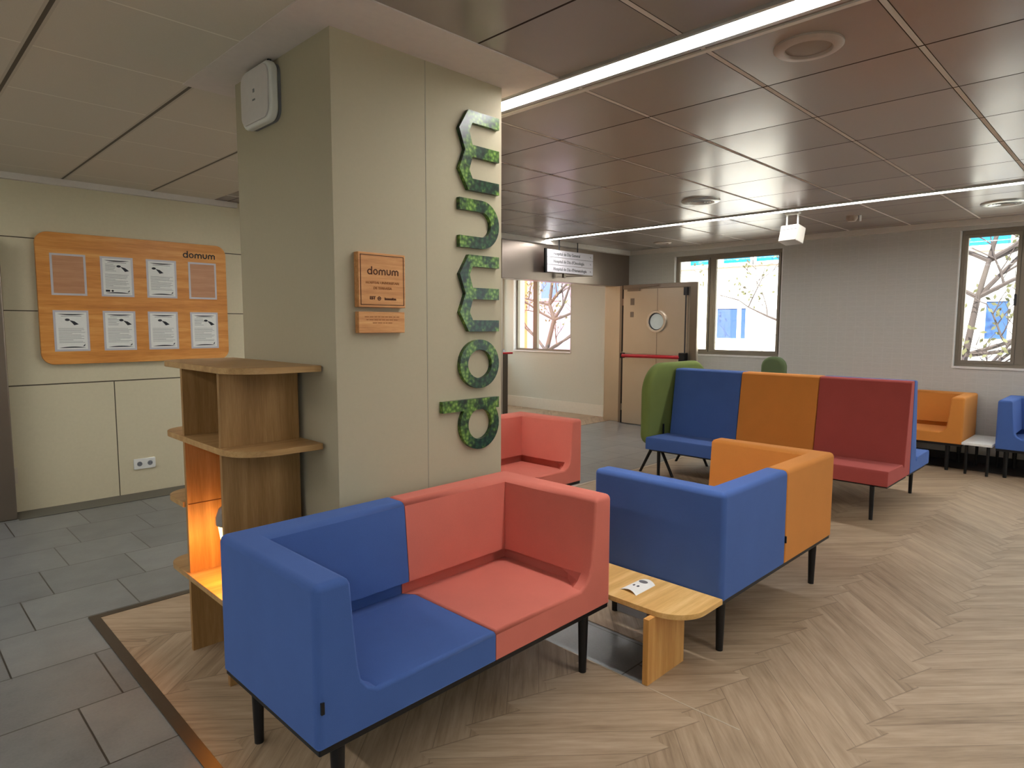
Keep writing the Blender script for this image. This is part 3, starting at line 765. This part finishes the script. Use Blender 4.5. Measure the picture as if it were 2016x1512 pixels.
# ------------------------------------------------------------------ sofas
ZB, ZS, ZT = .292, .405, .776
def corner_module(W, D, mirror, mat, parent, name, x_off=0, y_off=0, a=.115, b=.12, front_groove=.30):
    """corner seat: arm along x=0, back along y=D, open front at y=0; mirrored for the other end"""
    # (offset from the outer face, z) from top inner edge down to the seat
    flare = [(a, ZT), (a+.012, ZT-.16), (a+.024, ZS+.09), (a+.034, ZS+.045), (a+.056, ZS+.016), (a+.088, ZS-.004), (a+.105, ZS)]
    groove = [(a, ZT), (a+.014, ZT-.16), (a+.026, ZS+.07), (a+.026, ZS+.036), (a-.025, ZS+.026), (a-.025, ZS-.030), (a+.085, ZS)]
    n = len(flare)
    st = [(0, flare), (.05, flare), (.17, groove)]
    vs = []
    for y, pr in st:
        for (o, z) in pr: vs.append((o, y, z))
    for (o, z) in groove: vs.append((o, D-o-(b-a), z))           # corner, mitred
    for (o, z) in groove: vs.append((W, D-o-(b-a), z))           # join end
    def I(s, k): return s*n+k
    fs = []
    for s in range(4):
        for k in range(n-1): fs.append((I(s, k), I(s+1, k), I(s+1, k+1), I(s, k+1)))
    base = len(vs)
    vs += [(0, 0, ZT), (0, D, ZT), (W, D, ZT), (W, 0, ZS), (0, 0, ZB), (W, 0, ZB), (W, D, ZB), (0, D, ZB)]
    A, F_, E_, J, K, L, M_, N_ = range(base, base+8)
    fs += [(A, I(0, 0), I(1, 0), I(2, 0), I(3, 0), F_), (I(3, 0), I(4, 0), E_, F_)]
    fs += [(I(0, n-1), J, I(4, n-1), I(3, n-1), I(2, n-1), I(1, n-1))]          # seat
    fs += [tuple([K, L, J]+[I(0, k) for k in range(n-1, -1, -1)]+[A])]             # front
    fs += [tuple([L, M_, E_]+[I(4, k) for k in range(n)]+[J])]                     # join side
    fs += [(A, F_, N_, K), (F_, E_, M_, N_), (K, N_, M_, L)]
    if mirror: vs = [(2*0+W-x, y, z) for x, y, z in vs]
    m = MB(); m.add([(x+x_off, y+y_off, z) for x, y, z in vs], fs)
    o = m.build(name, mat, parent, .024, 5)
    b = o.modifiers['bevel']; b.limit_method = 'WEIGHT'; b.use_clamp_overlap = False
    me = o.data; at = me.attributes.new('bevel_weight_edge', 'FLOAT', 'EDGE')
    for ed in me.edges:
        p, q = (me.vertices[i].co for i in ed.vertices)
        L = [(W+x_off-v.x if mirror else v.x-x_off, v.y-y_off, v.z) for v in (p, q)]
        (ax, ay, az), (bx_, by_, bz) = L; w = 0
        top = az > ZT-.001 and bz > ZT-.001
        out = ax < .001 and bx_ < .001
        front = ay < .001 and by_ < .001
        join = ax > W-.001 and bx_ > W-.001
        if top:
            mitre = not (out or front or join) and abs(ax-bx_) > .01 and abs(ay-by_) > .01
            w = 0 if mitre else (.45 if join else 1)
        elif out and abs(az-bz) > .1: w = 1
        elif join and abs(ay-D) < .001 and abs(by_-D) < .001: w = .4
        elif front and abs(az-bz) < .001 and az > ZS-.002: w = .9
        elif front and abs(ax-bx_) < .13 and az > ZS-.03 and bz > ZS-.03 and min(ax, bx_) > .01 and max(ax, bx_) < W-.01: w = .45
        elif join and az > ZS-.002 and bz > ZS-.002 and abs(az-bz) < .001: w = .4
        elif az < ZB+.001 and bz < ZB+.001: w = .25
        at.data[ed.index].value = w
    bm = bmesh.new(); bm.from_mesh(me); ly = bm.edges.layers.float.get('bevel_weight_edge')
    for ed in bm.edges:
        if len(ed.link_faces) == 2 and ed[ly] < .01 and ed.calc_face_angle(0) > radians(35): ed.smooth = False
    bm.to_mesh(me); bm.free()
    return o

def sofa(W, D, mats, loc, rz, label, group=None, legs=None):
    e = empty('sofa', loc, rz, label, 'sofa', group)
    h = W/2
    corner_module(h-.0015, D, False, mats[0], e, 'seat_module')
    corner_module(h-.0015, D, True, mats[1], e, 'seat_module', x_off=h+.0015)
    MB().box(.008, W-.008, .008, D-.008, .268, .295).build('base_frame', BLACK, e, .004, 1)
    for x in (.09, W-.13):
        for y in (.05, D-.07):
            MB().tube((x, y, 0), (x, y, .27), .016, .023, 14).build('leg', BLACK, e, smooth=True)
    return e
s1 = sofa(1.409, .659, (BLUE, RED), (.835, 1.600, 0), .014, 'two-seat sofa in front, left half blue and right half brick red')
MB().box(.012, .022, -.004, .004, .40, .435).build('maker_tag', BLACK, s1)
# second sofa, back to the viewer
s2 = sofa(1.307+.02, .71, (ORANGE, BLUE), (2.583+1.327, 1.264+.71, 0), pi-.004, 'two-seat sofa seen from behind, blue left half and orange right half')
MB().box(1.327-.665-.003, 1.327-.665+.003, .706, .716, .40, .435).build('maker_tag', BLACK, s2)
s3 = sofa(1.40, .655, (RED, RED), (2.50, 3.08, 0), .022, 'brick red sofa half hidden behind the pillar')
# sofas along the window wall
s4 = sofa(1.41, .70, (ORANGE, ORANGE), (7.86, 2.745, 0), -pi/2, 'orange sofa against the window wall behind the high bench')
s5 = sofa(1.41, .70, (BLUE, BLUE), (7.86, 1.065, 0), -pi/2, 'blue sofa against the window wall at the right edge')
# rail-linked legs under the wall seats
e = empty('side_table', (8.12, 1.19, 0), 0, 'small white side table between the orange and blue wall sofas', 'side table'); O = e.location
MB(O).box(7.79, 8.45, 1.075, 1.328, .305, .33).build('tabletop', WHITE_P, e, .003, 1)
for x in (7.84, 8.40):
    for y in (1.11, 1.29): MB(O).tube((x, y, 0), (x, y, .306), .013, .016, 10).build('leg', BLACK, e, smooth=True)

# ------------------------------------------------------------------ back-to-back high bench
def bench(loc, rz, mats, label, mirrored=False):
    e = empty('bench', loc, rz, label, 'bench')
    # local: x = depth from the front, y = along, built as a profile in x-z
    prof = [(.0, .288), (.0, .385), (.012, .407), (.40, .402), (.425, .385), (.43, .372), (.445, .372), (.45, .40), (.535, 1.045), (.555, 1.058), (.618, 1.058), (.618, .288)]
    L = .7127
    for i, mt in enumerate(mats):
        m = MB(); m.prism(prof, 'Y', i*L+.002, (i+1)*L-.002); m.build('seat_module', mt, e, .009, 3)
    T = L*len(mats)
    MB().prism([(.05, .288), (.08, .262), (.58, .262), (.61, .288)], 'Y', .02, T-.02).build('base_frame', BLACK, e, .003, 1)
    for y in (.12, T-.12):
        for x in (.06,): MB().tube((x, y, 0), (x, y, .27), .014, .018, 12).build('leg', BLACK, e, smooth=True)
    return e
b1 = bench((5.37, 1.357, 0), 0, (MAROON, ORANGE, BLUE), 'high-backed bench of dark red, orange and blue seats facing the viewer')
MB().box(.33, .348, 2.1385, 2.148, .36, .50).build('end_bracket', BLACK, b1)
b2 = bench((6.618, 1.357+.7127*3, 0), pi, (BLUE, ORANGE, BLUE), 'high bench facing the windows, its blue end seat showing at the back')

e = empty('privacy_screen', (6.02, 3.56, 0), 0, 'rounded green upholstered screen at the left end of the high bench', 'screen'); O = e.location
m = MB(O); m.prism(rrect(5.44, 6.66, .31, 1.12, .30, 12, (.35, .35, 1, 1)), 'Y', 3.515, 3.615); m.build('panel', GREEN, e, .045, 5)
for x in (5.57, 6.27):
    for s in (-1, 1):
        MB(O).tube((x, 3.49+s*.19, 0), (x+.0, 3.49+s*.05, .27), .013, .016, 10).build('leg', BLACK, e, smooth=True)
MB(O).box(5.50, 6.34, 3.44, 3.53, .255, .262).box(5.55, 6.30, 3.52, 3.58, .255, .312).build('support_bar', BLACK, e)

# green armchair, only its back shows over the bench
e = empty('armchair', (7.42, 3.05, 0), 0, 'sage green rounded chair back showing over the top of the high bench', 'armchair'); O = e.location
m = MB(O); m.prism(rrect(2.925, 3.195, .40, 1.15, .12, 12, (.3, .3, 1, 1)), 'X', 7.24, 7.36); m.build('backrest', GREEN2, e, .045, 5)
m = MB(O); m.prism(rrect(7.25, 7.72, 2.83, 3.29, .1), 'Z', .32, .43); m.build('seat', GREEN2, e, .03, 4)
for x in (7.32, 7.65):
    for y in (2.90, 3.22): MB(O).tube((x, y, 0), (x, y, .325), .012, .015, 10).build('leg', BLACK, e, smooth=True)

# ------------------------------------------------------------------ low oak table and card
e = empty('low_table', (2.41, 1.5, 0), 0, 'low oak table with a rounded corner between the two near sofas', 'table'); O = e.location
MB(O).prism(rrect(2.262, 2.574, 1.262, 1.95, .16, 12, (1, 0, 0, 0)), 'Z', .288, .312).build('tabletop', OAK_T, e, .002, 1)
MB(O).box(2.215, 2.506, 1.405, 1.432, 0, .288).build('support_panel', OAK_TP, e, .0015, 1)
MB(O).box(2.262, 2.335, 1.445, 1.60, .252, .288).build('power_box', GREY_P, e, .003, 1)
# the pillow-pack shaped white card
m = MB((2.41, 1.59, .3125))
n = 8; A = Vector((2.343, 1.642)); B_ = Vector((2.494, 1.640)); C_ = Vector((2.494, 1.552)); D_ = Vector((2.335, 1.550))
vs = []; fs = []
for i in range(n+1):
    t = i/n; h = .3125+.012*4*t*(1-t)
    p = A.lerp(D_, t); q = B_.lerp(C_, t); vs += [(p.x+.010*4*t*(1-t), p.y, h), (q.x+.012*4*t*(1-t), q.y, h), (p.x+.010*4*t*(1-t), p.y, h-.0015), (q.x+.012*4*t*(1-t), q.y, h-.0015)]
for i in range(n):
    a = i*4; b = a+4; fs += [(a, a+1, b+1, b), (a+2, b+2, b+3, a+3), (a, b, b+2, a+2), (a+1, a+3, b+3, b+1)]
fs += [(0, 2, 3, 1), (n*4, n*4+1, n*4+3, n*4+2)]
m.add(vs, fs)
card = m.build('paper_card', PAPER, None, smooth=True, tags=('small curled white card lying on the low oak table', 'card'))
m = MB((2.41, 1.59, .3125))
m.prism(circ(2.465, 1.597, .016, 16, .022), 'Z', .3246, .3252)
m.build('printed_oval', INK, card)
m = MB((2.41, 1.59, .3125)); m.box(2.40, 2.412, 1.604, 1.612, .3240, .3250).box(2.40, 2.414, 1.582, 1.592, .3240, .3250).build('printed_icon', INKD, card)

# ------------------------------------------------------------------ dark pedestal in the corridor
e = empty('pedestal', (7.40, 7.78, 0), 0, 'dark grey metal post with a red rail end, just right of the pillar', 'pedestal'); O = e.location
MB(O).box(7.36, 7.66, 7.72, 7.95, 0, 1.02).build('body', plain('dark_steel', srgb(84, 78, 70), .4, .5), e, .01)
MB(O).prism([(7.74+.19*i/10, 1.02+.08*sin(pi*i/10)) for i in range(11)], 'X', 7.38, 7.64).build('hood', GREY_P, e)
MB(O).tube((7.36, 7.70, 1.03), (7.70, 7.66, 1.03), .018, n=12).build('rail', RAIL_RED, e, smooth=True)

# ------------------------------------------------------------------ outside
FAC = plain('pale_render', srgb(244, 240, 232), .9, 0, .2)
FACP = plain('pink_render', srgb(150, 128, 144), .9, 0, .2)
FACO = plain('orange_render', srgb(240, 150, 100), .9, 0, .2)
BLG = plain('blue_glass', srgb(20, 120, 170), .2, 0, .6)
BLG2 = plain('navy_glass', srgb(60, 90, 140), .2, 0, .6)
WF = plain('white_window_frame', srgb(250, 250, 250), .5)
struct(MB().box(-40, 60, -45, 60, -3.6, -3.4).build('ground', plain('courtyard_paving', srgb(190, 184, 174), .9)))
e = empty('building', (15, 4, -3.4), 0, 'pale rendered building across the courtyard seen through the far windows', 'building'); O = e.location
MB(O).box(14.5, 18, -8, 9.2, -3.4, 2.865).box(14.62, 18, -8, 9.2, 2.865, 7.5).build('wall', FAC, e)
MB(O).box(14.42, 14.62, -8, 9.2, 2.86, 2.885).build('ledge', plain('stone_ledge', srgb(170, 150, 136), .8), e)
def bwin(y0, y1, z0, z1, X=14.5, g=BLG, mulls=()):
    f_ = MB(O).box(X-.04, X, y0-.08, y1+.08, z0-.08, z0).box(X-.04, X, y0-.08, y1+.08, z1, z1+.06).box(X-.04, X, y0-.08, y0, z0, z1).box(X-.04, X, y1, y1+.08, z0, z1)
    for q in mulls: f_.box(X-.035, X, q-.05, q+.05, z0, z1)
    fo = f_.build('window', WF, e)
    MB(O).box(X-.02, X, y0, y1, z0, z1).build('pane', g, fo)
bwin(6.77, 7.48, 1.20, 1.90, g=BLG2, mulls=(6.93,))
bwin(6.76, 7.42, 2.97, 3.9, X=14.62); bwin(6.05, 6.62, 2.97, 3.9, X=14.62); bwin(7.75, 8.3, 2.97, 3.9, X=14.62)
bwin(1.55, 2.23, 1.27, 1.95, g=BLG2, mulls=(1.85,)); bwin(1.95, 2.6, 2.98, 3.9, X=14.62); bwin(.6, 1.3, 2.98, 3.9, X=14.62); bwin(-.4, .3, 1.27, 1.95, g=BLG2)
e = empty('building', (16, 13, -3.4), 0, 'pink rendered building seen through the window beyond the steel lintel', 'building'); O = e.location
MB(O).box(16.5, 19, 11.2, 24, -3.4, 8).build('wall', FACP, e)
bwin(14.2, 15.0, 2.4, 3.6, X=16.5, g=BLG2)
MB((13.8, 13.3, -3.4)).box(13.7, 14.0, 13.30, 13.58, -3.4, 6).build('pillar', FACO, None, tags=('orange pillar outdoors at the left side of the corridor window', 'pillar'))
e = empty('building', (7, 15, -3.4), 0, 'orange rendered building glimpsed through the corridor end window', 'building'); O = e.location
MB(O).box(0, 10.5, 14, 16, -3.4, 6).build('wall', FACO, e)
BARK = plain('pale_bark', srgb(84, 74, 72), .9, 0, .2, .15, 8)
LEAF = plain('dry_leaves', srgb(104, 102, 74), .8, 0, .2, .3, 4)
def tree(base, trunk, label, seed, twigs=70, r0=.062, leaves=120, spread=1.0):
    random.seed(seed); e = empty('bare_tree', base, 0, label, 'tree', 'trees in the courtyard'); O = Vector(base)
    m = MB(O); lf = MB(O)
    def br(p, d, L, rr, lev):
        n = 4; q = Vector(p)
        for i in range(n):
            d = (d+Vector((random.uniform(-.16, .16), random.uniform(-.22, .22), random.uniform(-.1, .16)))).normalized()
            w_ = q+d*(L/n); m.tube(q, w_, rr*(1-.16*i), rr*(1-.16*(i+1)), 6); q = w_
            if lev < 4 and random.random() < .85:
                s = random.choice((-1, 1)); nd = (d+Vector((random.uniform(-.4, .4), s*random.uniform(.5, 1.1)*spread, random.uniform(-.2, .5)))).normalized()
                br(q, nd, L*random.uniform(.5, .72), max(.006, rr*.52), lev+1)
        if lev >= 3:
            for _ in range(2):
                c = q+Vector((random.uniform(-.1, .1), random.uniform(-.15, .15), random.uniform(-.15, .1)))
                t = random.uniform(0, pi); a = Vector((0, cos(t), sin(t)))*.045; b = Vector((random.uniform(-.5, .5), -sin(t), cos(t)))*.022
                lf.add([c-a, c+b, c+a, c-b], [(0, 1, 2, 3)])
    pts = [Vector(q) for q in trunk]
    for i in range(len(pts)-1): m.tube(pts[i], pts[i+1], r0*(1-.12*i), r0*(1-.12*(i+1)), 10)
    for i in range(1, len(pts)):
        for k in range(3):
            s = 1 if k % 2 else -1
            br(pts[i], Vector((random.uniform(-.3, .3), s*random.uniform(.5, 1.0), random.uniform(.1, .9))).normalized(), random.uniform(1.1, 1.8), r0*.55, 1)
    m.build('branches', BARK, e, smooth=True); lf.build('leaves', LEAF, e)
tree((11.0, 1.95, -3.4), [(11, 1.95, -3.4), (11, 2.0, .6), (11, 1.9, 1.09), (11, 1.80, 1.9), (11, 1.70, 2.4), (11, 1.60, 2.9), (11, 1.4, 3.8)], 'bare branching tree outside the right-hand window', 4)
tree((11.0, 9.5, -3.4), [(11, 9.45, -3.4), (11, 9.85, .9), (11, 9.62, 1.62), (11, 9.76, 1.96), (11, 9.68, 2.5), (11, 9.7, 3.4)], 'bare tree with a forked trunk outside the corridor window', 9)
tree((12.9, 5.4, -3.4), [(12.9, 5.4, -3.4), (12.9, 5.35, 1.6), (12.9, 5.3, 3.0)], 'bare tree whose twigs reach into the middle window view', 21, r0=.05)
